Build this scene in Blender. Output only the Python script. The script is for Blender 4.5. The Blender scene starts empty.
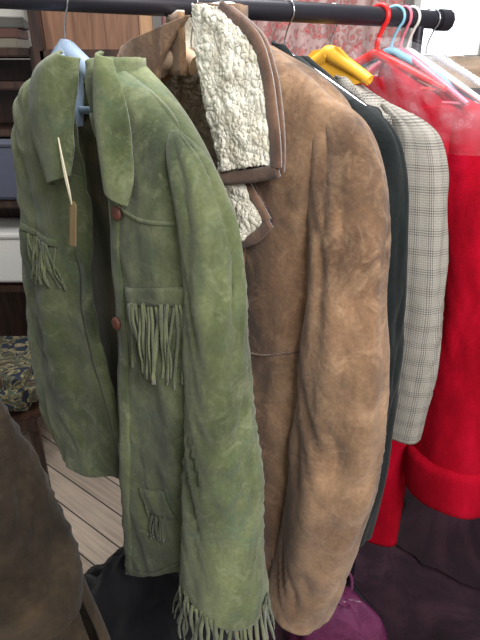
import bpy, bmesh, math, random
from mathutils import Vector, noise, Matrix
from mathutils.bvhtree import BVHTree
random.seed(4)
sc=bpy.context.scene
sc.view_settings.view_transform='Standard'
RAILZ=1.75

# ------------------------------------------------------------ materials
def srgb(r,g,b):
    f=lambda c:((c/255)/12.92 if c/255<=.04045 else ((c/255+.055)/1.055)**2.4)
    return (f(r),f(g),f(b),1)
def base(name):
    m=bpy.data.materials.new(name);m.use_nodes=True
    nt=m.node_tree;return m,nt,nt.nodes['Principled BSDF']
def N(nt,t,**k):
    n=nt.nodes.new(t)
    for a,b in k.items():
        if a in n.inputs: n.inputs[a].default_value=b
        else: setattr(n,a,b)
    return n
def cloth(name,cols,scale=5,fine=120,rough=.95,bump=.3,bdist=.002,sheen=.3,stretch=(1,1,.45),finek=.12,pos=(.36,.5,.64),wear=.22,scuff=None,tint=None):
    m,nt,b=base(name);L=nt.links.new
    tc=N(nt,'ShaderNodeTexCoord');mp=N(nt,'ShaderNodeMapping');mp.inputs['Scale'].default_value=stretch
    L(tc.outputs['Object'],mp.inputs[0])
    n=N(nt,'ShaderNodeTexNoise',Scale=scale,Detail=7,Roughness=.6,Distortion=.6);L(mp.outputs[0],n.inputs['Vector'])
    r=N(nt,'ShaderNodeValToRGB');L(n.outputs['Fac'],r.inputs[0])
    el=r.color_ramp.elements
    while len(el)<len(cols): el.new(.5)
    for i,c in enumerate(cols):
        el[i].position=pos[0]+(pos[-1]-pos[0])*i/(len(cols)-1);el[i].color=srgb(*c)
    col=r.outputs[0]
    for sf,sk,lo,hi in ((scuff,3.2,.50,.68),(tint,1.3,.52,.66)):
        if not sf: continue
        ns=N(nt,'ShaderNodeTexNoise',Scale=scale*sk,Detail=9,Roughness=.72,Distortion=1.0);L(tc.outputs['Object'],ns.inputs['Vector'])
        ms=N(nt,'ShaderNodeMapRange');ms.inputs[1].default_value=lo;ms.inputs[2].default_value=hi;ms.inputs[3].default_value=0;ms.inputs[4].default_value=.55;L(ns.outputs['Fac'],ms.inputs[0])
        xs=N(nt,'ShaderNodeMix',data_type='RGBA');L(ms.outputs[0],xs.inputs[0]);L(col,xs.inputs[6]);xs.inputs[7].default_value=srgb(*sf);col=xs.outputs[2]
    n2=N(nt,'ShaderNodeTexNoise',Scale=fine,Detail=4);L(tc.outputs['Object'],n2.inputs['Vector'])
    mr=N(nt,'ShaderNodeMapRange');mr.inputs[1].default_value=.3;mr.inputs[2].default_value=.7
    mr.inputs[3].default_value=1-finek;mr.inputs[4].default_value=1+finek;L(n2.outputs['Fac'],mr.inputs[0])
    n4=N(nt,'ShaderNodeTexNoise',Scale=scale*.45,Detail=3,Distortion=1.2);L(tc.outputs['Object'],n4.inputs['Vector'])
    m4=N(nt,'ShaderNodeMapRange');m4.inputs[1].default_value=.35;m4.inputs[2].default_value=.65
    m4.inputs[3].default_value=1-wear;m4.inputs[4].default_value=1+wear;L(n4.outputs['Fac'],m4.inputs[0])
    mm=N(nt,'ShaderNodeMath',operation='MULTIPLY');L(mr.outputs[0],mm.inputs[0]);L(m4.outputs[0],mm.inputs[1])
    mx=N(nt,'ShaderNodeMix',data_type='RGBA',blend_type='MULTIPLY');mx.inputs[0].default_value=1
    L(col,mx.inputs[6]);L(mm.outputs[0],mx.inputs[7]);L(mx.outputs[2],b.inputs['Base Color'])
    n3=N(nt,'ShaderNodeTexNoise',Scale=scale*5,Detail=5,Roughness=.6);L(tc.outputs['Object'],n3.inputs['Vector'])
    ad=N(nt,'ShaderNodeMath',operation='ADD');L(n2.outputs['Fac'],ad.inputs[0])
    mu=N(nt,'ShaderNodeMath',operation='MULTIPLY');mu.inputs[1].default_value=3;L(n3.outputs['Fac'],mu.inputs[0]);L(mu.outputs[0],ad.inputs[1])
    bp=N(nt,'ShaderNodeBump',Strength=bump,Distance=bdist);L(ad.outputs[0],bp.inputs['Height']);L(bp.outputs[0],b.inputs['Normal'])
    b.inputs['Roughness'].default_value=rough
    b.inputs['Specular IOR Level'].default_value=.12
    b.inputs['Sheen Weight'].default_value=sheen;b.inputs['Sheen Roughness'].default_value=.6
    return m
def plain(name,c,rough=.5,metal=0,spec=.5):
    m,nt,b=base(name);L=nt.links.new
    n=N(nt,'ShaderNodeTexNoise',Scale=30,Detail=3)
    mr=N(nt,'ShaderNodeMapRange');mr.inputs[3].default_value=.88;mr.inputs[4].default_value=1.1;L(n.outputs['Fac'],mr.inputs[0])
    mx=N(nt,'ShaderNodeMix',data_type='RGBA',blend_type='MULTIPLY');mx.inputs[0].default_value=1
    mx.inputs[6].default_value=srgb(*c);L(mr.outputs[0],mx.inputs[7]);L(mx.outputs[2],b.inputs['Base Color'])
    b.inputs['Roughness'].default_value=rough;b.inputs['Metallic'].default_value=metal;b.inputs['Specular IOR Level'].default_value=spec
    return m
def fleece_mat(name,cols):
    m,nt,b=base(name);L=nt.links.new
    tc=N(nt,'ShaderNodeTexCoord')
    v=N(nt,'ShaderNodeTexNoise',Scale=260,Detail=5,Roughness=.65,Distortion=.3);L(tc.outputs['Object'],v.inputs['Vector'])
    v2=N(nt,'ShaderNodeTexNoise',Scale=45,Detail=3);L(tc.outputs['Object'],v2.inputs['Vector'])
    ad=N(nt,'ShaderNodeMath',operation='MULTIPLY_ADD');ad.inputs[1].default_value=.5
    L(v.outputs['Fac'],ad.inputs[0]);
    m2=N(nt,'ShaderNodeMath',operation='MULTIPLY');m2.inputs[1].default_value=.5;L(v2.outputs['Fac'],m2.inputs[0]);L(m2.outputs[0],ad.inputs[2])
    r=N(nt,'ShaderNodeValToRGB');L(ad.outputs[0],r.inputs[0])
    r.color_ramp.elements[0].position=.36;r.color_ramp.elements[0].color=srgb(*cols[0])
    r.color_ramp.elements[1].position=.56;r.color_ramp.elements[1].color=srgb(*cols[1])
    L(r.outputs[0],b.inputs['Base Color'])
    bp=N(nt,'ShaderNodeBump',Strength=.7,Distance=.003);L(v.outputs['Fac'],bp.inputs['Height']);L(bp.outputs[0],b.inputs['Normal'])
    b.inputs['Roughness'].default_value=1;b.inputs['Specular IOR Level'].default_value=.1;b.inputs['Sheen Weight'].default_value=.5
    return m
def plaid_mat():
    m,nt,b=base('grey_tweed_check');L=nt.links.new
    uv=N(nt,'ShaderNodeTexCoord');sp=N(nt,'ShaderNodeSeparateXYZ');L(uv.outputs['UV'],sp.inputs[0])
    def wave(o,period,th,soft=.5):
        a=N(nt,'ShaderNodeMath',operation='MULTIPLY');a.inputs[1].default_value=2*math.pi/period;L(o,a.inputs[0])
        s_=N(nt,'ShaderNodeMath',operation='SINE');L(a.outputs[0],s_.inputs[0])
        g=N(nt,'ShaderNodeMapRange');g.inputs[1].default_value=th-soft;g.inputs[2].default_value=th+soft;L(s_.outputs[0],g.inputs[0]);return g.outputs[0]
    def mul(a,b_): 
        x=N(nt,'ShaderNodeMath',operation='MULTIPLY');L(a,x.inputs[0]);L(b_,x.inputs[1]);return x.outputs[0]
    def add(a,b_): 
        x=N(nt,'ShaderNodeMath',operation='ADD');L(a,x.inputs[0]);L(b_,x.inputs[1]);return x.outputs[0]
    def k(a,v):
        x=N(nt,'ShaderNodeMath',operation='MULTIPLY');L(a,x.inputs[0]);x.inputs[1].default_value=v;return x.outputs[0]
    X,Z=sp.outputs[0],sp.outputs[1]
    bx,bz=wave(X,.034,.35,.3),wave(Z,.038,.35,.3)
    fx,fz=wave(X,.0046,0),wave(Z,.0046,0)
    t=add(add(k(mul(bx,fx),.30),k(mul(bz,fz),.30)),k(mul(fx,fz),.5))
    r=N(nt,'ShaderNodeValToRGB');L(t,r.inputs[0])
    r.color_ramp.elements[0].position=0;r.color_ramp.elements[0].color=srgb(176,170,160)
    r.color_ramp.elements[1].position=1.;r.color_ramp.elements[1].color=srgb(70,68,68)
    nz=N(nt,'ShaderNodeTexNoise',Scale=400,Detail=2)
    L(uv.outputs['Object'],nz.inputs['Vector'])
    mx=N(nt,'ShaderNodeMix',data_type='RGBA',blend_type='MULTIPLY');mx.inputs[0].default_value=.4
    L(r.outputs[0],mx.inputs[6]);L(nz.outputs['Fac'],mx.inputs[7]);L(mx.outputs[2],b.inputs['Base Color'])
    b.inputs['Roughness'].default_value=.95;b.inputs['Specular IOR Level'].default_value=.1
    return m
def floral_mat():
    m,nt,b=base('floral_fabric');L=nt.links.new
    tc=N(nt,'ShaderNodeTexCoord')
    d=N(nt,'ShaderNodeTexNoise',Scale=9,Detail=3);L(tc.outputs['Object'],d.inputs['Vector'])
    mx0=N(nt,'ShaderNodeMix',data_type='RGBA');mx0.inputs[0].default_value=.3;L(tc.outputs['Object'],mx0.inputs[6]);L(d.outputs['Color'],mx0.inputs[7])
    v=N(nt,'ShaderNodeTexVoronoi',Scale=24);L(mx0.outputs[2],v.inputs['Vector'])
    r=N(nt,'ShaderNodeValToRGB');L(v.outputs['Distance'],r.inputs[0])
    e=r.color_ramp.elements;e[0].position=.1;e[0].color=srgb(150,72,72);e[1].position=.6;e[1].color=srgb(178,150,146)
    x=e.new(.3);x.color=srgb(190,120,118)
    x=e.new(.42);x.color=srgb(140,100,96)
    L(r.outputs[0],b.inputs['Base Color']);b.inputs['Roughness'].default_value=.9
    return m
def tapestry_mat():
    m,nt,b=base('tapestry');L=nt.links.new
    tc=N(nt,'ShaderNodeTexCoord')
    d=N(nt,'ShaderNodeTexNoise',Scale=12,Detail=2,Distortion=2.0);L(tc.outputs['Object'],d.inputs['Vector'])
    r=N(nt,'ShaderNodeValToRGB');L(d.outputs['Fac'],r.inputs[0]);r.color_ramp.interpolation='EASE'
    e=r.color_ramp.elements;e[0].position=.38;e[0].color=srgb(28,36,48);e[1].position=.66;e[1].color=srgb(70,52,38)
    x=e.new(.46);x.color=srgb(34,44,52)
    x=e.new(.49);x.color=srgb(150,132,94)
    x=e.new(.54);x.color=srgb(70,80,62)
    L(r.outputs[0],b.inputs['Base Color']);b.inputs['Roughness'].default_value=.9
    return m
def floor_mat():
    m,nt,b=base('worn_floorboards');L=nt.links.new
    tc=N(nt,'ShaderNodeTexCoord');mp=N(nt,'ShaderNodeMapping');mp.inputs['Rotation'].default_value=(0,0,math.radians(38))
    L(tc.outputs['Object'],mp.inputs[0])
    br=N(nt,'ShaderNodeTexBrick',Scale=1.0);br.offset=.37
    br.inputs['Brick Width'].default_value=2.2;br.inputs['Row Height'].default_value=.11;br.inputs['Mortar Size'].default_value=.003
    br.inputs['Color1'].default_value=srgb(180,162,144);br.inputs['Color2'].default_value=srgb(152,136,120);br.inputs['Mortar'].default_value=srgb(50,42,38)
    L(mp.outputs[0],br.inputs['Vector'])
    m2=N(nt,'ShaderNodeMapping');m2.inputs['Scale'].default_value=(2,40,1);L(mp.outputs[0],m2.inputs[0])
    n=N(nt,'ShaderNodeTexNoise',Scale=2,Detail=6,Distortion=.5);L(m2.outputs[0],n.inputs['Vector'])
    mr=N(nt,'ShaderNodeMapRange');mr.inputs[1].default_value=.3;mr.inputs[2].default_value=.7;mr.inputs[3].default_value=.7;mr.inputs[4].default_value=1.1;L(n.outputs['Fac'],mr.inputs[0])
    mx=N(nt,'ShaderNodeMix',data_type='RGBA',blend_type='MULTIPLY');mx.inputs[0].default_value=1
    L(br.outputs['Color'],mx.inputs[6]);L(mr.outputs[0],mx.inputs[7]);L(mx.outputs[2],b.inputs['Base Color'])
    b.inputs['Roughness'].default_value=.6
    return m
def wood_mat(name,c1,c2):
    m,nt,b=base(name);L=nt.links.new
    tc=N(nt,'ShaderNodeTexCoord');m2=N(nt,'ShaderNodeMapping');m2.inputs['Scale'].default_value=(20,20,2);L(tc.outputs['Object'],m2.inputs[0])
    n=N(nt,'ShaderNodeTexNoise',Scale=2,Detail=6,Distortion=1);L(m2.outputs[0],n.inputs['Vector'])
    r=N(nt,'ShaderNodeValToRGB');L(n.outputs['Fac'],r.inputs[0]);r.color_ramp.elements[0].position=.35;r.color_ramp.elements[1].position=.65
    r.color_ramp.elements[0].color=srgb(*c1);r.color_ramp.elements[1].color=srgb(*c2)
    L(r.outputs[0],b.inputs['Base Color']);b.inputs['Roughness'].default_value=.45
    return m
def film_mat(name,c,alpha=.3,rough=.12):
    m,nt,b=base(name);L=nt.links.new
    b.inputs['Base Color'].default_value=srgb(*c);b.inputs['Roughness'].default_value=rough
    n=N(nt,'ShaderNodeTexNoise',Scale=6,Detail=3,Distortion=1)
    bp=N(nt,'ShaderNodeBump',Strength=.35,Distance=.01);L(n.outputs['Fac'],bp.inputs['Height']);L(bp.outputs[0],b.inputs['Normal'])
    mr=N(nt,'ShaderNodeMapRange');mr.inputs[1].default_value=.35;mr.inputs[2].default_value=.7;mr.inputs[3].default_value=alpha*.7;mr.inputs[4].default_value=min(1,alpha*1.3)
    L(n.outputs['Fac'],mr.inputs[0]);L(mr.outputs[0],b.inputs['Alpha'])
    return m
def glow(name,c,s):
    m,nt,b=base(name)
    b.inputs['Base Color'].default_value=srgb(*c);b.inputs['Emission Color'].default_value=srgb(*c);b.inputs['Emission Strength'].default_value=s
    return m

M=dict(
 green=cloth('green_suede',[(58,66,42),(84,92,60),(108,114,78)],scale=7,fine=160,sheen=.15,wear=.30,scuff=(136,140,108),tint=(78,96,78)),
 green_dk=cloth('green_suede_inside',[(84,82,54),(108,104,70),(144,128,92)],scale=8),
 greenfr=cloth('green_suede_fringe',[(64,72,46),(88,94,62),(110,114,78)],scale=20),
 brown=cloth('tan_sheepskin_suede',[(82,60,45),(120,91,68),(150,119,91)],scale=6.5,fine=140,sheen=.15,wear=.30,scuff=(172,140,110),bump=.4,tint=(104,82,66)),
 brown_dk=cloth('brown_leather_binding',[(66,44,33),(94,66,50),(116,86,66)],scale=16,rough=.75),
 fleece=fleece_mat('cream_fleece',[(196,186,162),(244,239,224)]),
 fleece_gr=fleece_mat('grey_fleece_lining',[(126,114,94),(188,174,148)]),
 black=cloth('dark_wool',[(13,17,17),(21,26,26),(30,35,35)],scale=6,sheen=.08),
 blackplain=cloth('black_cloth',[(12,12,16),(20,20,24),(28,28,32)],scale=6,sheen=.1),
 plaid=plaid_mat(),
 red=cloth('red_wool',[(138,1,22),(162,3,30),(180,8,40)],scale=8,fine=300,sheen=0,wear=.1),
 wax=cloth('waxed_cotton_brown_olive',[(32,25,18),(46,37,27),(68,55,40)],scale=6,rough=.65,sheen=.05,stretch=(1,1,1)),
 plum=cloth('plum_blanket',[(30,17,24),(44,26,36),(64,40,50)],scale=5,sheen=.1),
 tan=cloth('beige_fabric',[(160,130,105),(190,160,135),(210,185,160)],scale=6),
 rail=plain('black_painted_steel',(40,38,46),.4,.3),
 steel=plain('chrome_wire',(200,200,205),.25,1),
 bluegrey=plain('pale_blue_plastic',(150,168,190),.35),
 white=plain('white_plastic',(220,218,212),.4),
 cream=plain('cream_paper',(222,190,160),.8),
 orange=plain('orange_plastic',(244,182,60),.35),
 redpl=plain('red_plastic',(225,40,40),.3),
 bluepl=plain('light_blue_plastic',(130,190,215),.3),
 pinkpl=plain('pink_plastic',(225,120,140),.3),
 clear=film_mat('clear_plastic',(225,230,235),.5),
 film=film_mat('polythene_film',(225,222,230),.085,.16),
 pinkbag=film_mat('pink_polythene',(120,52,94),.75,.3),
 button=plain('brown_leather_button',(96,56,44),.5),
 tag=plain('manila_tag',(128,106,72),.8),
 string=plain('white_string',(205,196,170),.9),
 brass=plain('brass_eyelet',(170,170,165),.35,.6),
 wall=plain('painted_plaster',(176,172,168),.9),
 floral=floral_mat(), tapestry=tapestry_mat(), floor=floor_mat(),
 dkwood=wood_mat('dark_wood',(36,22,17),(68,44,32)), ltwood=wood_mat('pine_wood',(140,104,74),(172,134,98)),
 winglow=glow('daylight_pane',(235,240,248),1.8),
)

# ------------------------------------------------------------ helpers
def empty(name):
    e=bpy.data.objects.new(name,None);sc.collection.objects.link(e);e.empty_display_size=.1;return e
def addmesh(name,verts,faces,mat,parent=None,uvs=None,smooth=True,thick=0,off=0):
    me=bpy.data.meshes.new(name);me.from_pydata(verts,[],faces);me.update()
    if uvs:
        l=me.uv_layers.new(name='UVMap')
        for lp in me.loops: l.data[lp.index].uv=uvs[lp.vertex_index]
    me.materials.append(mat)
    if smooth:
        for p in me.polygons:p.use_smooth=True
    ob=bpy.data.objects.new(name,me);sc.collection.objects.link(ob)
    if parent: ob.parent=parent
    if thick:
        md=ob.modifiers.new('thickness','SOLIDIFY');md.thickness=thick;md.offset=off
    return ob
class Frame:
    def __init__(s,ox,oy,yaw=45):
        a=math.radians(yaw);s.o=Vector((ox,oy,0));s.U=Vector((math.cos(a),-math.sin(a),0));s.W=Vector((-math.sin(a),-math.cos(a),0))
    def P(s,u,w,z): return s.o+s.U*u+s.W*w+Vector((0,0,z))
def cr(rows,t):
    n=len(rows)-1;x=min(max(t,0),1)*n;i=min(int(x),n-1);f=x-i
    p0=rows[max(i-1,0)];p1=rows[i];p2=rows[i+1];p3=rows[min(i+2,n)]
    return tuple(.5*((2*b)+(-a+c)*f+(2*a-5*b+4*c-d)*f*f+(-a+3*b-3*c+d)*f**3) for a,b,c,d in zip(p0,p1,p2,p3))
def nz(x,y,z=0): return noise.noise(Vector((x,y,z)))
def ridge(x): return 1-2*abs(x)*1.6
def folds(u,z,seed,amp,fu=9,fz=1.6):
    q=nz(u*3+seed,z*3,seed+2)*.12
    a=nz((u+q)*fu+seed,z*fz+seed*.7,seed)
    b=nz((u+q)*fu*2.3+seed*2,z*fz*2.5+u*4,seed+5)
    r=ridge(nz(u*10+z*5+seed,z*9-u*4,seed+11))
    c=nz(u*30,z*26+seed,seed+9)
    return amp*(a*1.4+b*.55+c*.12+max(r,0)*.22)
SURF={}
def sheet(name,fr,rows,wf,mat,parent,nu=46,nv=110,amp=.008,seed=1,thick=.004,fu=9,fz=1.6,key=None,hem=0,pile=0):
    V=[];F=[];UV=[];loc=[]
    for j in range(nv+1):
        t=j/nv;uL,zL,uR,zR=cr(rows,t)
        for i in range(nu+1):
            s=i/nu;u=uL+(uR-uL)*s;z=zL+(zR-zL)*s
            if hem: z+=hem*nz(u*7+seed,seed)*max(0,(t-.85)/.15)
            w=wf(s,t)+folds(u,z,seed,amp,fu,fz)
            if pile:
                q=.9*nz(u*40,z*40,2);w+=pile*(1-2.2*abs(nz(u*105+q,z*85+q,seed)))+pile*.5*(1-2*abs(nz(u*230,z*190,seed)))
            loc.append((u,w,z));V.append(fr.P(u,w,z));UV.append((u,z))
    for j in range(nv):
        for i in range(nu):
            a=j*(nu+1)+i;F.append((a,a+nu+1,a+nu+2,a+1))
    ob=addmesh(name,V,F,mat,parent,UV,thick=thick)
    if key: SURF[key]=BVHTree.FromPolygons([Vector(p) for p in loc],F)
    return ob
def surfw(key,u,z,d=.06):
    h=SURF[key].ray_cast(Vector((u,1,z)),Vector((0,-1,0)))
    return h[0].y if h[0] else d
def tube(name,fr,cs,w,mat,parent,ratio=.85,nu=56,nv=130,amp=.007,seed=1,thick=.004,close=False,elbow=None,key=None):
    V=[];F=[];UV=[];loc=[]
    for j in range(nv+1):
        t=j/nv;c=cr(cs,t);u0,z0,r=c[:3];r=max(r,.002);w0=w(t) if callable(w) else w
        for i in range(nu):
            a=2*math.pi*i/nu;ca,sa=math.cos(a),math.sin(a)
            k=min(1,r/.03)
            d=amp*k*(nz(ca*1.3+seed,sa*1.3,z0*3+seed)*1.3+nz(ca*2+seed*3,sa*2+z0*3,z0*7)*.55+nz(ca*5,sa*5+seed,z0*20)*.12)
            if elbow:
                for (ez,ew,ea) in elbow:
                    q=nz(ca*1.1+seed,sa*1.1+z0*4,z0*17+ca*3+sa*2)
                    d+=ea*2.*math.exp(-((z0-ez)/ew)**2)*(ridge(q)-.4)
            rr=r+d
            x=u0+rr*ca;y=w0+rr*ratio*sa
            loc.append((x,y,z0));V.append(fr.P(x,y,z0));UV.append((a*.06,z0))
    for j in range(nv):
        for i in range(nu):
            a=j*nu+i;b=j*nu+(i+1)%nu;F.append((a,a+nu,b+nu,b))
    F.append(tuple(range(nu)))
    if close: F.append(tuple(range(nv*nu,(nv+1)*nu))[::-1])
    ob=addmesh(name,V,F,mat,parent,UV,thick=thick,off=-1)
    if key: SURF[key]=BVHTree.FromPolygons([Vector(p) for p in loc],F)
    return ob
def ribbon(name,fr,pts,width,mat,parent,off=.004,key=None,w=.07,thick=.003,n=60):
    V=[];F=[];UV=[]
    for j in range(n+1):
        t=j/n;c=cr(pts,t);c2=cr(pts,min(t+.01,1));c1=cr(pts,max(t-.01,0))
        d=Vector((c2[0]-c1[0],c2[1]-c1[1]));d.normalize();q=Vector((-d.y,d.x))
        for k in range(5):
            o=(k/4-.5)*width;u=c[0]+q.x*o;z=c[1]+q.y*o
            ww=(surfw(key,u,z,None) if key else w)
            if ww is None: ww=surfw(key,c[0],c[1],w)
            ww=ww+off+(.0015 if 0<k<4 else 0)
            V.append(fr.P(u,ww,z));UV.append((u,z))
    for j in range(n):
        for k in range(4):
            a=j*5+k;F.append((a,a+5,a+6,a+1))
    return addmesh(name,V,F,mat,parent,UV,thick=thick)
def band(name,fr,path,h,mat,parent,thick=.008,n=50,flare=.01,m=10):
    V=[];F=[]
    for j in range(n+1):
        c=cr(path,j/n)
        for k in range(m+1):
            t=k/m
            V.append(fr.P(c[0],c[1]+flare*math.sin(t*math.pi),c[2]-h*t+.002*nz(j*.4,k*.6)))
    for j in range(n):
        for k in range(m):
            a=j*(m+1)+k;F.append((a,a+m+1,a+m+2,a+1))
    return addmesh(name,V,F,mat,parent,thick=thick)
def curve(name,pts,r,mat,parent=None,cyc=False,radii=None):
    c=bpy.data.curves.new(name,'CURVE');c.dimensions='3D';c.bevel_depth=r;c.bevel_resolution=3;c.use_fill_caps=True
    sp=c.splines.new('POLY');sp.points.add(len(pts)-1)
    for i,q in enumerate(pts):
        sp.points[i].co=(*q,1)
        if radii: sp.points[i].radius=radii[i]
    sp.use_cyclic_u=cyc;sp.use_smooth=True
    c.materials.append(mat);ob=bpy.data.objects.new(name,c);sc.collection.objects.link(ob)
    if parent: ob.parent=parent
    return ob
def smoothpath(pts,n=40): return [cr(pts,i/n) for i in range(n+1)]
def box(name,c,d,mat,parent=None,rot=0,bev=.005):
    bm=bmesh.new();bmesh.ops.create_cube(bm,size=1)
    bmesh.ops.scale(bm,vec=Vector(d),verts=bm.verts)
    if bev: bmesh.ops.bevel(bm,geom=bm.edges[:],offset=min(bev,min(d)*.3),segments=2,affect='EDGES')
    bmesh.ops.rotate(bm,cent=(0,0,0),matrix=Matrix.Rotation(rot,3,'Z'),verts=bm.verts)
    bmesh.ops.translate(bm,vec=Vector(c),verts=bm.verts)
    me=bpy.data.meshes.new(name);bm.to_mesh(me);bm.free();me.materials.append(mat)
    ob=bpy.data.objects.new(name,me);sc.collection.objects.link(ob)
    if parent: ob.parent=parent
    return ob
def fringe(name,fr,A,B,n,length,mat,parent,key=None,w=.07,lean=0,seed=0,wid=.72):
    rnd=random.Random(seed);V=[];F=[]
    du=(B[0]-A[0])/n;dz=(B[1]-A[1])/n
    for i in range(n):
        u=A[0]+du*(i+.5);z=A[1]+dz*(i+.5);ln=length*rnd.uniform(.85,1.06);hw=abs(du)*.5*wid*rnd.uniform(.85,1.1)
        l2=lean+rnd.uniform(-.05,.05);ph=rnd.uniform(0,6);cu=rnd.uniform(-.005,.005);tw=rnd.uniform(-.9,.9)
        m=9;b0=len(V)
        ww=surfw(key,u,z,w) if key else w
        for k in range(m+1):
            t=k/m;uu=u+l2*ln*t+cu*math.sin(t*4+ph);zz=z-ln*t
            w1=surfw(key,uu,zz,ww) if key else ww
            if abs(w1-ww)>.03: w1=ww
            wo=w1+.005+.004*t+.003*math.sin(t*5+ph)
            a=tw*t*1.3;h=hw*(1-.25*t)
            V.append(fr.P(uu-h*math.cos(a),wo-h*math.sin(a),zz));V.append(fr.P(uu+h*math.cos(a),wo+h*math.sin(a),zz))
        for k in range(m):
            a=b0+2*k;F.append((a,a+2,a+3,a+1))
    return addmesh(name,V,F,mat,parent,thick=.0022)
def cuff_fringe(name,fr,u0,w0,z0,r,ratio,n,length,mat,parent,seed=0,flare=.1):
    rnd=random.Random(seed);V=[];F=[]
    for i in range(n):
        a0=2*math.pi*(i+.5)/n;ln=length*rnd.uniform(.8,1.1);ha=math.pi/n*.78;ph=rnd.uniform(0,6);cu=rnd.uniform(-.12,.12);b0=len(V);fl=flare*rnd.uniform(.3,2)
        for k in range(9):
            t=k/8;rr=r+fl*ln*t+.004*math.sin(t*5+ph);a=a0+cu*t+.03*math.sin(t*6+ph)
            tw=rnd.uniform(-.001,.001)
            for sg in (-1,1):
                b=a+sg*ha*(1-.2*t);V.append(fr.P(u0+rr*math.cos(b),w0+(rr+sg*tw)*ratio*math.sin(b),z0-ln*t))
        for k in range(8):
            a=b0+2*k;F.append((a,a+2,a+3,a+1))
    return addmesh(name,V,F,mat,parent,thick=.002)
def hook(fr,parent,zt,u0=0,w0=0,mat=None,r=.0016):
    R=.0205;pts=[]
    for k in range(21):
        a=math.radians(200-250*k/20);pts.append(fr.P(u0+R*math.cos(a),w0,RAILZ+R*math.sin(a)))
    pts+=[fr.P(u0+.004,w0,RAILZ-.034),fr.P(u0,w0,RAILZ-.05),fr.P(u0,w0,zt)]
    return curve('hook',pts,r,mat or M['steel'],parent)
def hanger(name,fr,zt,hw,drop,mat,r=.006,u0=0,w0=0,bar=True,hookmat=None,hr=.0016):
    e=empty(name);hook(fr,e,zt,u0,w0,hookmat,hr)
    P=[(u0-hw,w0,zt-drop),(u0-hw*.55,w0,zt-drop*.5),(u0-hw*.15,w0,zt-drop*.08),(u0,w0,zt+.004),(u0+hw*.15,w0,zt-drop*.08),(u0+hw*.55,w0,zt-drop*.5),(u0+hw,w0,zt-drop)]
    pp=smoothpath(P,40)
    rad=[1.0+.6*math.sin(math.pi*i/40) for i in range(41)]
    curve('arms',[fr.P(*q) for q in pp],r,mat,e,radii=rad)
    if bar: curve('cross_bar',[fr.P(u0-hw,w0,zt-drop),fr.P(u0+hw,w0,zt-drop)],r*.6,mat,e)
    return e

# ------------------------------------------------------------ camera
cam=bpy.data.cameras.new('camera');co=bpy.data.objects.new('camera',cam);sc.collection.objects.link(co)
co.location=(0,0,1.65);co.rotation_euler=(math.radians(65),0,0)
cam.sensor_fit='VERTICAL';cam.sensor_height=24;cam.lens=24*532/640;cam.clip_start=.02
sc.camera=co

# ------------------------------------------------------------ clothes rail
rack=empty('clothes_rail')
A=Vector((-.27,.93,RAILZ));D=Vector((.884,.467,0))
curve('rail_tube',[A+D*-.75,A+D*.79],.0175,M['rail'],rack)
curve('rail_end_cap',[A+D*.78,A+D*.81],.021,M['rail'],rack)
Nn=Vector((-.467,.884,0))
for sx,up,fl in ((-.72,0,.2),(.73,.026,.14)):
    b=A+D*sx
    curve('upright',[b+Nn*.0,Vector((b.x,b.y,.04+up))],.011,M['rail'],rack)
    curve('foot',[Vector((b.x,b.y,.03+up))+Nn*-fl,Vector((b.x,b.y,.03+up))+Nn*fl],.0125,M['rail'],rack)
    for q in (-fl,fl):
        bm=bmesh.new();bmesh.ops.create_uvsphere(bm,u_segments=16,v_segments=8,radius=.02,matrix=Matrix.Translation(Vector((b.x,b.y,.02+up))+Nn*q))
        me=bpy.data.meshes.new('castor');bm.to_mesh(me);bm.free();me.materials.append(M['rail']);o=bpy.data.objects.new('castor',me);sc.collection.objects.link(o);o.parent=rack

# ------------------------------------------------------------ GREEN FRINGED SUEDE JACKET
G=Frame(-.27,.93)
g=empty('green_fringed_suede_jacket')
fr_=[(.154,1.662,.155,1.666),(.156,1.615,.236,1.622),(.163,1.550,.297,1.575),(.157,1.479,.350,1.520),(.154,1.402,.372,1.459),(.150,1.282,.375,1.366),(.141,1.123,.355,1.236),(.123,.930,.330,1.076),(.095,.748,.306,.922),(.067,.618,.301,.828)]
fl_=[(.000,1.659,.085,1.646),(-.129,1.592,.080,1.593),(-.176,1.524,.062,1.512),(-.210,1.429,.048,1.416),(-.255,1.277,.034,1.308),(-.290,1.124,.038,1.194),(-.310,.955,.058,1.072),(-.262,.865,.087,.988),(-.216,.797,.112,.896)]
def edge_r(wf,we,p=4): return lambda s,t: we+(wf-we)*math.sqrt(max(0,1-s**p))
def edge_l(wf,we,p=4): return lambda s,t: we+(wf-we)*math.sqrt(max(0,1-(1-s)**p))
sheet('front_panel_button_side',G,fr_,edge_r(.058,.015),M['green'],g,nu=70,nv=170,amp=.014,seed=3,key='gr',hem=.01)
sheet('front_panel_open_side',G,fl_,lambda s,t:.03+.025*math.sqrt(max(0,1-(1-s)**4))-.035*max(0,(s-.55)/.45)**1.5*min(1,t*3),M['green'],g,nu=60,nv=150,amp=.018,seed=8,key='gl',hem=.01)
bk=[]
for j in range(9):
    t=j/8;l=cr(fl_,t);r=cr(fr_,t*.93);bk.append((l[0]+.01,l[1]-.012,r[2]-.02,max(r[3]-.022,.85)))
bk[0]=(.0,1.635,.13,1.635)
sheet('back_panel',G,bk,lambda s,t:.01-.045*math.sqrt(max(0,1-(2*s-1)**4)),M['green_dk'],g,amp=.005,seed=5)
yk=[(.0,1.655,.155,1.662),(-.07,1.625,.236,1.622),(-.129,1.592,.297,1.575),(-.16,1.53,.340,1.520),(-.17,1.45,.350,1.45)]
sheet('back_yoke',G,yk,lambda s,t:.015-.07*math.sqrt(max(0,1-(2*s-1)**4)),M['green'],g,amp=.004,seed=15)
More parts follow.
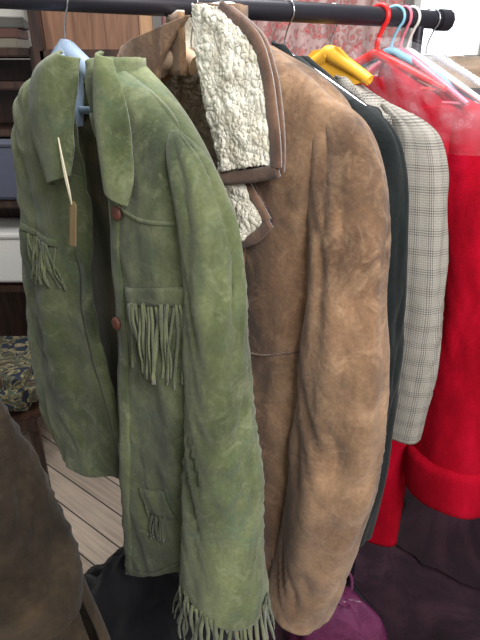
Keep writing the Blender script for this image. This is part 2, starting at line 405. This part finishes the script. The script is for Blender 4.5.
gs=[(.292,1.580,.003),(.303,1.568,.013),(.322,1.545,.024),(.342,1.505,.032),(.354,1.463,.037),(.360,1.346,.043),(.360,1.217,.052),(.364,1.071,.061),(.365,.944,.070),(.364,.822,.078)]
tube('sleeve_right',G,gs,.025,M['green'],g,seed=2,amp=.011,ratio=.85,elbow=[(1.10,.18,.003),(1.38,.07,.0015)],key='gs')
gs2=[(-.10,1.58,.004),(-.14,1.55,.02),(-.18,1.48,.035),(-.20,1.38,.042),(-.20,1.2,.05),(-.19,1.0,.055),(-.18,.86,.055)]
tube('sleeve_left',G,gs2,-.045,M['green'],g,seed=12,amp=.008,ratio=.7)
cuff_fringe('cuff_fringe',G,.364,.025,.838,.081,.85,62,.105,M['greenfr'],g,seed=5)
ribbon('shoulder_yoke_seam',G,[(.18,1.475),(.25,1.468),(.32,1.472)],.004,M['green'],g,key='gr',off=.0012)
gcl=[(.092,1.676,.129,1.666),(.026,1.650,.134,1.634),(-.010,1.597,.127,1.596),(-.002,1.539,.122,1.549),(.030,1.486,.108,1.512)]
gcr=[(.186,1.674,.210,1.664),(.178,1.629,.238,1.622),(.176,1.580,.250,1.579),(.180,1.535,.250,1.524),(.184,1.512,.236,1.486)]
sheet('collar_left',G,gcl,lambda s,t:.070+.018*math.sin(math.pi*s)-.02*(1-t)**3,M['green'],g,nu=30,nv=50,amp=.009,seed=21,thick=.005)
sheet('collar_right',G,gcr,lambda s,t:.068+.014*math.sin(math.pi*s)-.02*(1-t)**3-.004*t,M['green'],g,nu=30,nv=50,amp=.008,seed=25,thick=.005)
band('collar_stand',G,[(.115,.07,1.668),(.05,.045,1.665),(.005,.0,1.66),(.01,-.05,1.662),(.07,-.07,1.665),(.13,-.05,1.668),(.175,.0,1.668),(.19,.055,1.668)],.07,M['green'],g,flare=.0)
ribbon('button_placket',G,[(.172,1.60),(.176,1.479),(.172,1.40),(.168,1.28),(.158,1.12),(.140,.93),(.114,.75),(.094,.66)],.028,M['green'],g,key='gr',off=.003)
ribbon('buttonhole_placket',G,[(.045,1.50),(.032,1.41),(.019,1.30),(.024,1.19),(.044,1.07),(.072,.985),(.098,.905)],.026,M['green'],g,key='gl',off=.003)
def button(u,z,key,r,mat,parent,fr=G):
    w=surfw(key,u,z)+.010
    bm=bmesh.new();bmesh.ops.create_uvsphere(bm,u_segments=20,v_segments=12,radius=r)
    bmesh.ops.scale(bm,vec=(1,.45,1),verts=bm.verts)
    for v in bm.verts: v.co.y*=1-.5*math.exp(-((v.co.x**2+v.co.z**2)/(r*.4)**2))*.6
    a=math.atan2(fr.U.y,fr.U.x);bmesh.ops.rotate(bm,cent=(0,0,0),matrix=Matrix.Rotation(a,3,'Z'),verts=bm.verts)
    bmesh.ops.translate(bm,vec=fr.P(u,w,z),verts=bm.verts)
    me=bpy.data.meshes.new('button');bm.to_mesh(me);bm.free();me.materials.append(mat)
    for p in me.polygons:p.use_smooth=True
    o=bpy.data.objects.new('button',me);sc.collection.objects.link(o);o.parent=parent
for u,z in ((.194,1.468),(.166,1.286)): button(u,z,'gr',.011,M['button'],g)
ribbon('chest_flap_band',G,[(.205,1.345),(.27,1.362),(.335,1.378)],.026,M['green'],g,key='gr',off=.004)
fringe('chest_fringe',G,(.208,1.338),(.338,1.368),20,.125,M['greenfr'],g,key='gr',seed=3,wid=.85)
ribbon('chest_flap_band',G,[(-.17,1.378),(-.08,1.376),(-.02,1.376)],.014,M['green'],g,key='gl',off=.003)
fringe('chest_fringe',G,(-.15,1.372),(-.03,1.372),17,.085,M['greenfr'],g,key='gl',seed=9,lean=.2,wid=.85)
ribbon('pocket_flap',G,[(.195,.935),(.235,.955),(.275,.978)],.05,M['green'],g,key='gr',off=.005,n=20)
fringe('pocket_fringe',G,(.205,.925),(.262,.955),8,.07,M['greenfr'],g,key='gr',seed=6,wid=.85)
ribbon('hem_seam',G,[(.09,.665),(.18,.73),(.285,.84)],.004,M['green'],g,key='gr',off=.0015)
hg=hanger('plastic_coat_hanger',G,1.675,.17,.08,M['bluegrey'],r=.010,u0=0,w0=0)
curve('hanger_neck',[G.P(0,0,1.695),G.P(.0,.004,1.67),G.P(.0,.008,1.62),G.P(.0,.008,1.57)],.024,M['bluegrey'],hg,radii=[.35,1,1.1,.8])
tg=empty('price_tag')
curve('string',[G.P(*q) for q in smoothpath([(.0,.025,1.66),(.06,.06,1.62),(.10,.085,1.57),(.112,.09,1.52),(.126,.092,1.475)])],.0012,M['string'],tg)
curve('string',[G.P(*q) for q in smoothpath([(.0,.025,1.66),(.05,.06,1.60),(.110,.09,1.56),(.13,.095,1.50),(.126,.092,1.475)])],.0012,M['string'],tg)
def flat(name,fr,pts,w,mat,parent,thick=.001): 
    return addmesh(name,[fr.P(u,w+k,z) for u,z,k in pts],[tuple(range(len(pts)))],mat,parent,smooth=False,thick=thick)
flat('card',G,[(.117,1.474,0),(.122,1.479,0),(.130,1.479,0),(.135,1.474,0),(.137,1.415,.01),(.119,1.413,.01)],.09,M['tag'],tg)

# ------------------------------------------------------------ BROWN SHEEPSKIN COAT
B=Frame(-.084,1.03)
b=empty('sheepskin_coat')
bfr=[(.126,1.706,.179,1.690),(.124,1.639,.280,1.640),(.134,1.566,.340,1.592),(.144,1.473,.347,1.519),(.142,1.352,.339,1.421),(.130,1.180,.335,1.267),(.114,.974,.334,1.106),(.100,.780,.331,.902),(.092,.620,.315,.700),(.085,.500,.290,.545)]
bfl=[(-.155,1.690,.070,1.729),(-.185,1.650,-.013,1.653),(-.193,1.566,-.007,1.574),(-.177,1.454,.026,1.466),(-.178,1.194,.108,1.266),(-.172,.935,.098,1.041),(-.149,.65,.087,.704),(-.13,.50,.085,.51)]
sheet('front_panel_right',B,bfr,edge_r(.060,.02),M['brown'],b,nu=80,nv=180,amp=.009,seed=33,key='br',thick=.008,fu=7)
sheet('front_panel_left',B,bfl,edge_l(.060,.03),M['brown'],b,nu=50,nv=120,amp=.007,seed=37,thick=.008,key='bl')
bb=[]
for j in range(10):
    t=j/9;l=cr(bfl,t);r=cr(bfr,t);bb.append((l[0],l[1],r[2],r[3]))
bb[0]=(-.12,1.685,.17,1.685)
sheet('back_panel',B,bb,lambda s,t:.02+.01*(1-s)-.095*math.sqrt(max(0,1-(2*s-1)**4)),M['brown'],b,amp=.006,seed=35,thick=.006)
sheet('fleece_lining_back',B,[(a+.02,z-.01,c-.03,d-.02) for a,z,c,d in bb],lambda s,t:.01-.045*math.sqrt(max(0,1-(2*s-1)**4)),M['fleece_gr'],b,amp=.005,seed=39,thick=.004,nu=110,nv=260,pile=.002)
bs=[(.285,1.622,.004),(.306,1.608,.018),(.331,1.580,.033),(.348,1.531,.044),(.357,1.455,.053),(.368,1.333,.060),(.375,1.193,.070),(.377,1.051,.077),(.366,.883,.076),(.340,.730,.074),(.315,.590,.066)]
tube('sleeve_right',B,bs,.02,M['brown'],b,seed=41,amp=.011,ratio=.85,nu=72,nv=170,elbow=[(1.05,.16,.0025),(.70,.1,.0025),(1.42,.08,.0015)],thick=.006,key='bs')
bs2=[(-.12,1.65,.004),(-.15,1.62,.02),(-.20,1.54,.045),(-.21,1.4,.055),(-.20,1.1,.06),(-.19,.8,.06),(-.18,.65,.06)]
tube('sleeve_left',B,bs2,-.045,M['brown'],b,seed=43,amp=.008,ratio=.8)
bcr=[(.116,1.738,.170,1.730),(.118,1.692,.230,1.693),(.124,1.645,.254,1.650),(.138,1.598,.266,1.602),(.156,1.548,.272,1.558),(.172,1.512,.274,1.533)]
blr=[(.150,1.520,.198,1.515),(.154,1.474,.225,1.474),(.168,1.441,.246,1.444),(.183,1.400,.206,1.406)]
fw=lambda w0:(lambda s,t: w0+.009*math.sqrt(max(0,math.sin(math.pi*min(1,max(0,s))))))
sheet('collar_leather',B,[(a-.004,z_+.004,c+.010,d+.003) for a,z_,c,d in bcr[:-1]]+[(.170,1.498,.283,1.520)],lambda s,t:.078,M['brown_dk'],b,nu=30,nv=60,amp=.003,seed=50,thick=.007)
sheet('shearling_collar',B,bcr,fw(.086),M['fleece'],b,nu=130,nv=200,amp=.003,fu=35,fz=35,seed=51,thick=.008,pile=.0022)
sheet('lapel_leather',B,[(.148,1.518,.204,1.514),(.152,1.474,.234,1.474),(.166,1.436,.260,1.442),(.180,1.385,.212,1.392)],lambda s,t:.066,M['brown_dk'],b,nu=30,nv=40,amp=.003,seed=52,thick=.007)
sheet('shearling_lapel',B,blr,fw(.073),M['fleece'],b,nu=80,nv=100,amp=.003,fu=35,fz=35,seed=53,thick=.008,pile=.0022)
ribbon('collar_binding',B,[(.172,1.731),(.234,1.694),(.259,1.650),(.271,1.602),(.279,1.56),(.282,1.528)],.016,M['brown_dk'],b,w=.090,off=0,thick=.009)
ribbon('collar_binding_lower',B,[(.285,1.524),(.232,1.511),(.170,1.499)],.017,M['brown_dk'],b,w=.090,off=0,thick=.009)
ribbon('lapel_binding',B,[(.196,1.508),(.229,1.476),(.256,1.446)],.013,M['brown_dk'],b,w=.077,off=0,thick=.009)
ribbon('lapel_binding_lower',B,[(.260,1.442),(.234,1.417),(.186,1.394)],.017,M['brown_dk'],b,w=.077,off=0,thick=.009)
band('collar_back',B,[(.05,.06,1.735),(-.02,.03,1.735),(-.07,-.02,1.74),(-.04,-.07,1.742),(.04,-.07,1.745),(.10,-.03,1.745),(.13,.03,1.742),(.13,.085,1.735)],.09,M['brown'],b,thick=.01,flare=.0)
band('collar_back_fleece',B,[(.04,.052,1.738),(-.02,.022,1.738),(-.058,-.02,1.742),(-.03,-.058,1.745),(.04,-.058,1.747),(.09,-.022,1.747),(.12,.035,1.745),(.125,.088,1.738)],.09,M['fleece'],b,thick=.01,flare=.0)
ribbon('waist_seam',B,[(.155,1.19),(.23,1.20),(.32,1.235)],.0025,M['brown_dk'],b,key='br',off=.0042,thick=.001)
ribbon('front_edge_binding',B,[(.196,1.39),(.190,1.30),(.175,1.15),(.155,.98),(.135,.78),(.12,.6),(.11,.52)],.006,M['brown_dk'],b,key='br',off=.004)
hb=hanger('wooden_coat_hanger',B,1.672,.18,.07,M['ltwood'],r=.008,bar=False)
curve('padded_roll',[B.P(-.055,.03,1.655),B.P(-.03,.035,1.668),B.P(.02,.035,1.672),B.P(.045,.03,1.66)],.017,M['cream'],hb)
curve('white_clip',[B.P(-.012,.03,1.66),B.P(-.012,.035,1.72)],.014,M['white'],hb)

# ------------------------------------------------------------ OTHER COATS ON THE RAIL
def symm_coat(name,fr,mat,shoulder,sleeve,hem,sw,seed,wf=.05,hw=None,ratio=.8,lmat=None,amp=.006,dw=0):
    e=empty(name)
    hw=hw or shoulder[-1][0]
    R=[(0.0,shoulder[0][1],shoulder[0][0],shoulder[0][1])]+[(0.0,z-.01,u,z) for u,z in shoulder[1:]]
    zt=shoulder[-1][1]
    for k in range(1,6):
        z=zt+(hem-zt)*k/5;R.append((0.0,z,hw*(.93+.07*k/5),z))
    Lr=[(-c,d,-a,b_) for a,b_,c,d in R]
    sheet('front_right',fr,R,edge_r(wf,dw),mat,e,amp=amp,seed=seed,key=name+'r')
    sheet('front_left',fr,Lr,edge_l(wf+.004,dw),mat,e,amp=amp,seed=seed+1)
    Bk=[(-c,d,c,d) for a,b_,c,d in R]
    sheet('back',fr,Bk,lambda s,t:dw-(wf-.005)*math.sqrt(max(0,1-(2*s-1)**4)),lmat or mat,e,amp=amp,seed=seed+2)
    tube('sleeve_right',fr,sleeve,sw,mat,e,seed=seed+3,ratio=ratio,amp=.008,elbow=[(1.15,.15,.002)])
    tube('sleeve_left',fr,[(-u,z,r) for u,z,r in sleeve],sw-.01,mat,e,seed=seed+4,ratio=ratio,amp=.006)
    return e
Df=Frame(.083,1.117)
d=symm_coat('black_wool_coat',Df,M['black'],[(.04,1.675),(.11,1.635),(.18,1.60),(.225,1.565)],
  [(.17,1.605,.004),(.195,1.59,.014),(.222,1.568,.025),(.244,1.527,.032),(.257,1.449,.038),(.270,1.266,.045),(.280,1.050,.048),(.279,.842,.048),(.265,.684,.047)],.52,.02,61)
sheet('collar',Df,[(.03,1.70,.06,1.69),(.03,1.66,.11,1.64),(.03,1.6,.12,1.57),(.03,1.5,.06,1.49)],lambda s,t:.065+.01*math.sin(3*s),M['black'],d,nu=20,nv=40,amp=.003,thick=.006)
sheet('collar_left',Df,[(-.06,1.69,-.03,1.70),(-.11,1.64,-.03,1.66),(-.12,1.57,-.03,1.6),(-.06,1.49,-.03,1.5)],lambda s,t:.065+.01*math.sin(3*s),M['black'],d,nu=20,nv=40,amp=.003,thick=.006)
Tf=Frame(.202,1.18)
t_=symm_coat('grey_check_tweed_jacket',Tf,M['plaid'],[(.045,1.625),(.09,1.605),(.14,1.582),(.185,1.555)],
  [(.12,1.595,.004),(.145,1.582,.016),(.175,1.562,.030),(.195,1.530,.041),(.211,1.447,.050),(.229,1.271,.058),(.234,1.089,.064),(.230,.906,.060)],.72,.02,71,wf=.042,ratio=.62)
sheet('collar',Tf,[(.03,1.645,.055,1.64),(.02,1.61,.10,1.60),(.02,1.55,.11,1.52),(.02,1.4,.05,1.38)],lambda s,t:.056+.008*math.sin(3*s),M['plaid'],t_,nu=20,nv=40,amp=.003,thick=.005)
sheet('collar_left',Tf,[(-.055,1.64,-.03,1.645),(-.10,1.60,-.02,1.61),(-.11,1.52,-.02,1.55),(-.05,1.38,-.02,1.4)],lambda s,t:.056+.008*math.sin(3*s),M['plaid'],t_,nu=20,nv=40,amp=.003,thick=.005)
Rf=Frame(.279+.035*.7,1.22+.035*.7)
r_=symm_coat('red_wool_coat',Rf,M['red'],[(.045,1.640),(.10,1.62),(.15,1.595),(.195,1.560)],
  [(.12,1.62,.004),(.150,1.605,.018),(.18,1.58,.036),(.200,1.525,.048),(.232,1.425,.058),(.260,1.223,.068),(.274,.988,.078),(.290,.741,.080),(.298,.690,.080)],.42,-.01,81,wf=.045,ratio=.66,dw=-.01)
tube('turned_cuff',Rf,[(.289,.785,.083),(.289,.778,.090),(.292,.74,.094),(.297,.69,.094),(.298,.683,.088)],-.01,M['red'],r_,seed=3,ratio=.72,nv=20,amp=.006,thick=.010)
sheet('collar',Rf,[(.02,1.67,.05,1.66),(.01,1.64,.12,1.61),(.01,1.56,.13,1.54),(.02,1.48,.07,1.47)],lambda s,t:.03+.012*math.sin(3*s),M['red'],r_,nu=20,nv=40,amp=.003,thick=.008)
hanger('plain_wire_hanger',Df,1.68,.19,.085,M['steel'],r=.003)
ho=hanger('orange_plastic_hanger',Tf,1.680,.10,.045,M['orange'],r=.010,hookmat=M['steel'],u0=-.03)
addmesh('shoulder_plate',[Tf.P(-.125,.0,1.640),Tf.P(-.07,.0,1.69),Tf.P(-.01,.0,1.695),Tf.P(.03,.0,1.665),Tf.P(.05,.0,1.63),Tf.P(.03,.0,1.625),Tf.P(-.11,.0,1.625)],[(0,1,2,3,4,5,6)],M['orange'],ho,smooth=False,thick=.012)
hanger('red_plastic_hanger',Rf,1.680,.16,.06,M['redpl'],r=.006,hookmat=M['redpl'],hr=.0048,w0=.035)
pc=empty('polythene_garment_cover')
FR=[(-.03,1.71,.05,1.71),(-.10,1.67,.12,1.68),(-.16,1.63,.19,1.64),(-.22,1.59,.25,1.59),(-.235,1.55,.280,1.545),(-.24,1.515,.285,1.505)]
sheet('film_front',Rf,FR,lambda s,t:-.01+.085*math.sqrt(max(0,1-(2*s-1)**4)),M['film'],pc,nu=70,nv=50,amp=.022,fu=16,fz=14,seed=91,thick=0)
sheet('film_back',Rf,FR,lambda s,t:-.01-.085*math.sqrt(max(0,1-(2*s-1)**4)),M['film'],pc,nu=70,nv=50,amp=.022,fu=16,fz=14,seed=95,thick=0)
for k,(sx,mt,yw,nm) in enumerate(((.66,'bluepl',30,'light_blue_plastic_hanger'),(.685,'pinkpl',60,'pink_plastic_hanger'),(.705,'white',50,'white_plastic_hanger'),(.76,'clear',40,'clear_plastic_hanger'))):
    q=A+D*sx;hanger(nm,Frame(q.x,q.y,yw),1.685,.19,.09,M[mt],r=.005,hookmat=M[mt] if mt!='clear' else M['steel'],hr=.003 if mt!='clear' else .0016)

# ------------------------------------------------------------ WAXED JACKET (front left) 
wx=empty('olive_waxed_jacket')
Wf=Frame(-.478,.62,20)
tube('sleeve',Wf,[(.05,1.475,.006),(.07,1.455,.03),(.090,1.385,.055),(.105,1.27,.085),(.115,1.15,.112),(.125,1.04,.132),(.130,.95,.130)],.03,M['wax'],wx,seed=101,ratio=.7,amp=.014,elbow=[(1.15,.14,.006)])
SH=[(-.05,1.47,.02,1.46),(-.15,1.39,.10,1.38),(-.22,1.17,.20,1.15),(-.22,.93,.27,.93),(-.22,.6,.34,.6),(-.22,.30,.37,.30)]
sheet('front_panel',Wf,SH,edge_r(.05,.0),M['wax'],wx,nu=60,amp=.018,seed=105,key='wx')
sheet('back_panel',Wf,SH,lambda s,t:-.06*math.sqrt(max(0,1-(2*s-1)**4)),M['wax'],wx,amp=.01,seed=108)
ribbon('side_seam',Wf,[(.02,1.0),(.05,.8),(.06,.6),(.06,.45)],.006,M['wax'],wx,key='wx',off=.003)
def eyelet(u,z,w):
    bpy.ops.mesh.primitive_torus_add(major_radius=.0062,minor_radius=.002,location=Wf.P(u,w,z),rotation=(math.radians(90),0,math.radians(-20)))
    o=bpy.context.object;o.name='eyelet';o.data.materials.append(M['brass']);o.parent=wx
eyelet(.045,.90,surfw('wx',.045,.90)+.004)
ws=empty('wooden_valet_stand')
curve('post',[Wf.P(0,0,.03),Wf.P(0,0,1.40)],.014,M['dkwood'],ws)
curve('shoulder_bar',[Wf.P(-.14,0,1.34),Wf.P(0,0,1.40),Wf.P(.06,0,1.37)],.012,M['dkwood'],ws)
curve('foot',[Wf.P(-.2,0,.016),Wf.P(.1,0,.016)],.016,M['dkwood'],ws);curve('foot',[Wf.P(0,-.08,.016),Wf.P(0,.2,.016)],.016,M['dkwood'],ws)

def mound(name,c,rx,ry,h,mat,seed=0,rough=.25,n=60,parent=None,flat=.5,base=0):
    V=[];F=[]
    for j in range(n+1):
        ph=j/n
        for i in range(n):
            a=2*math.pi*i/n
            k=1+rough*(nz(math.cos(a)*1.5+seed,math.sin(a)*1.5,ph*2)+.4*nz(math.cos(a)*5+seed,math.sin(a)*5,ph*5))
            rr=math.sin(ph*math.pi/2)**.8*k
            x=c[0]+rx*rr*math.cos(a);y=c[1]+ry*rr*math.sin(a)
            z=base+h*(math.cos(ph*math.pi/2)**flat)*(1+rough*.9*nz(x*6+seed,y*6,seed)*(1-ph)+.1*ridge(nz(x*12,y*12,seed))*(1-ph))
            V.append((x,y,max(z,base+.002)))
    for j in range(n):
        for i in range(n):
            a=j*n+i;b_=j*n+(i+1)%n;F.append((a,a+n,b_+n,b_))
    return addmesh(name,V,F,mat,parent)
mound('black_cloth_pile',(-.25,.95),.23,.17,.48,M['blackplain'],seed=4,rough=.25,flat=.3)
mound('plum_blanket_pile',(1.02,1.62),.48,.36,.34,M['plum'],seed=8,rough=.3,flat=.4,base=.024)
V=[];F=[]
n=50
for j in range(n+1):
    for i in range(n+1):
        x=.0+1.9*i/n;y=.76+1.4*j/n
        V.append((x+.02*nz(y*3,1),y+.02*nz(x*3,5),.006+.008*max(0,nz(x*4,y*4,3))+.005*max(0,nz(x*11,y*11,7))))
for j in range(n):
    for i in range(n):
        a=j*(n+1)+i;F.append((a,a+1,a+n+2,a+n+1))
addmesh('dark_plum_rug',V,F,M['plum'],thick=.003)
pb=empty('pink_carrier_bag')
Pf=Frame(.27,1.03,20)
tube('bag_body',Pf,[(0,.33,.05),(0,.28,.10),(0,.2,.125),(0,.1,.13),(0,.045,.12),(0,.026,.10)],0,M['pinkbag'],pb,seed=121,ratio=.55,amp=.04,nv=60,thick=.001)
for sg in (-1,1):
    curve('bag_handle',[Pf.P(*q) for q in smoothpath([(-.04,.02*sg,.32),(-.05,.03*sg,.36),(-.02,.05*sg,.37),(.03,.05*sg,.35),(.04,.02*sg,.31)])],.005,M['pinkbag'],pb)

# ------------------------------------------------------------ ROOM
box('floor',(0,2,-.05),(7,8,.1),M['floor'],bev=0)
box('wall_back',(0,5.05,1.4),(7,.1,2.8),M['wall'],bev=0)
box('wall_left',(-3.05,2.5,1.4),(.1,5,2.8),M['wall'],bev=0)
box('wall_right',(3.05,2.5,1.4),(.1,5,2.8),M['wall'],bev=0)
box('baseboard_back',(0,4.985,.08),(6,.03,.16),M['white'])
w=empty('window_1')
box('pane',(2.0,4.98,1.75),(1.1,.02,1.3),M['winglow'],w,bev=0)
for dx in (-.58,0,.58): box('frame_upright',(2.0+dx,4.95,1.75),(.06,.06,1.42),M['white'],w)
for dz in (-.68,0,.68): box('frame_rail',(2.0,4.95,1.75+dz),(1.2,.06,.06),M['white'],w)
bc=empty('open_wooden_bookcase')
for x in (-1.42,-.80): 
    for y in (2.35,2.65): box('post',(x,y,.87),(.05,.05,1.74),M['dkwood'],bc)
for z in (.12,.72,1.12,1.42,1.60,1.72): box('shelf',(-1.11,2.5,z),(.66,.34,.03),M['dkwood'],bc)
box('back_board',(-1.11,2.66,.9),(.6,.012,1.6),M['dkwood'],bc)
def lidbox(name,c,d,m1,m2):
    e=empty(name);box('body',c,d,m1,e,bev=.012);box('lid',(c[0],c[1],c[2]+d[2]/2+.01),(d[0]+.02,d[1]+.02,.03),m2,e,bev=.01);return e
lidbox('grey_blue_storage_box',(-1.14,2.47,1.255),(.46,.26,.23),plain('blue_card',(78,82,98),.7),plain('blue_card_lid',(98,102,116),.7))
lidbox('white_storage_box',(-1.14,2.47,.86),(.46,.26,.22),M['white'],M['white'])
ez=empty('wooden_picture_frame')
box('left_stile',(-.74,2.2,1.2),(.045,.03,2.4),M['dkwood'],ez);box('right_stile',(-.34,2.2,1.2),(.045,.03,2.4),M['ltwood'],ez)
for z in (1.70,1.3,.6): box('cross_rail',(-.54,2.2,z),(.4,.03,.05),M['dkwood'],ez)
box('panel',(-.54,2.215,1.83),(.36,.01,.22),wood_mat('brown_panel',(96,66,48),(128,92,70)),ez)
bk_=empty('stack_of_books')
zz=1.736
for i,(c,wd) in enumerate((((120,112,98),.22),((86,56,46),.20),((80,78,72),.21),((180,176,168),.18))):
    box('book',(-1.0+.01*i,2.47,zz+.018),(wd,.16,.034),plain('book_cover_%d'%i,c,.7),bk_,rot=.1*i,bev=.003);zz+=.036
X0=Frame(.10,2.35,0)
fc=empty('floral_curtain')
sheet('cloth',X0,[(-.40,2.1,.52,2.1),(-.40,1.6,.52,1.6),(-.40,1.1,.52,1.1)],lambda s,t:.03*math.sin(s*40),M['floral'],fc,amp=.02,nu=140,nv=40,seed=7)
curve('curtain_pole',[(-.4,2.35,2.12),(.75,2.35,2.12)],.012,M['dkwood'],fc)
cb=empty('painted_cabinet')
box('body',(1.35,2.85,.78),(1.1,.45,1.55),plain('grey_paint',(120,118,122),.6),cb,bev=.01)
box('top',(1.35,2.85,1.565),(1.16,.5,.03),M['dkwood'],cb)
for dx in (-.27,.27): box('door',(1.35+dx,2.62,.80),(.5,.02,1.3),plain('grey_paint_door',(105,103,108),.6),cb)
mound('beige_coat_heap',(1.22,2.83),.40,.17,.13,M['tan'],seed=31,rough=.3,base=1.581)
ch=empty('tapestry_armchair')
cx,cy=-1.08,2.02
box('seat_cushion',(cx,cy,.46),(.5,.48,.15),M['tapestry'],ch,bev=.05)
box('seat_rail',(cx,cy,.35),(.52,.5,.06),M['dkwood'],ch)
box('back_pad',(cx-.22,cy+.05,.72),(.07,.4,.45),M['tapestry'],ch,bev=.03)
for x in (-.23,.23):
    for y in (-.22,.22):
        curve('leg',[(cx+x,cy+y,.36),(cx+x*1.03,cy+y*1.03,.15),(cx+x*1.08,cy+y*1.08,0)],.022,M['dkwood'],ch,radii=[1.2,.9,.6])
for y in (-.23,.23):
    curve('back_post',[(cx-.24,cy+y,.3),(cx-.27,cy+y,1.0)],.02,M['dkwood'],ch)

# ------------------------------------------------------------ LIGHT
wd=bpy.data.worlds.new('world');sc.world=wd;wd.use_nodes=True
bg=wd.node_tree.nodes['Background'];bg.inputs[0].default_value=(.96,.98,1,1);bg.inputs[1].default_value=.52
def area(name,loc,target,size,power,col=(1,1,1)):
    l=bpy.data.lights.new(name,'AREA');l.energy=power;l.size=size;l.color=col
    o=bpy.data.objects.new(name,l);sc.collection.objects.link(o);o.location=loc
    o.rotation_euler=(Vector(target)-Vector(loc)).to_track_quat('-Z','Y').to_euler();return o
area('shop_window_light',(.7,-.7,2.4),(0,1,1.35),.8,50,(1,.99,.97))
area('ceiling_light',(.0,1.2,2.75),(.0,1.1,1.2),1.0,36,(.98,.99,1))
area('window_daylight',(2.0,4.8,1.9),(0,1.5,1),1.0,40,(.95,.98,1))
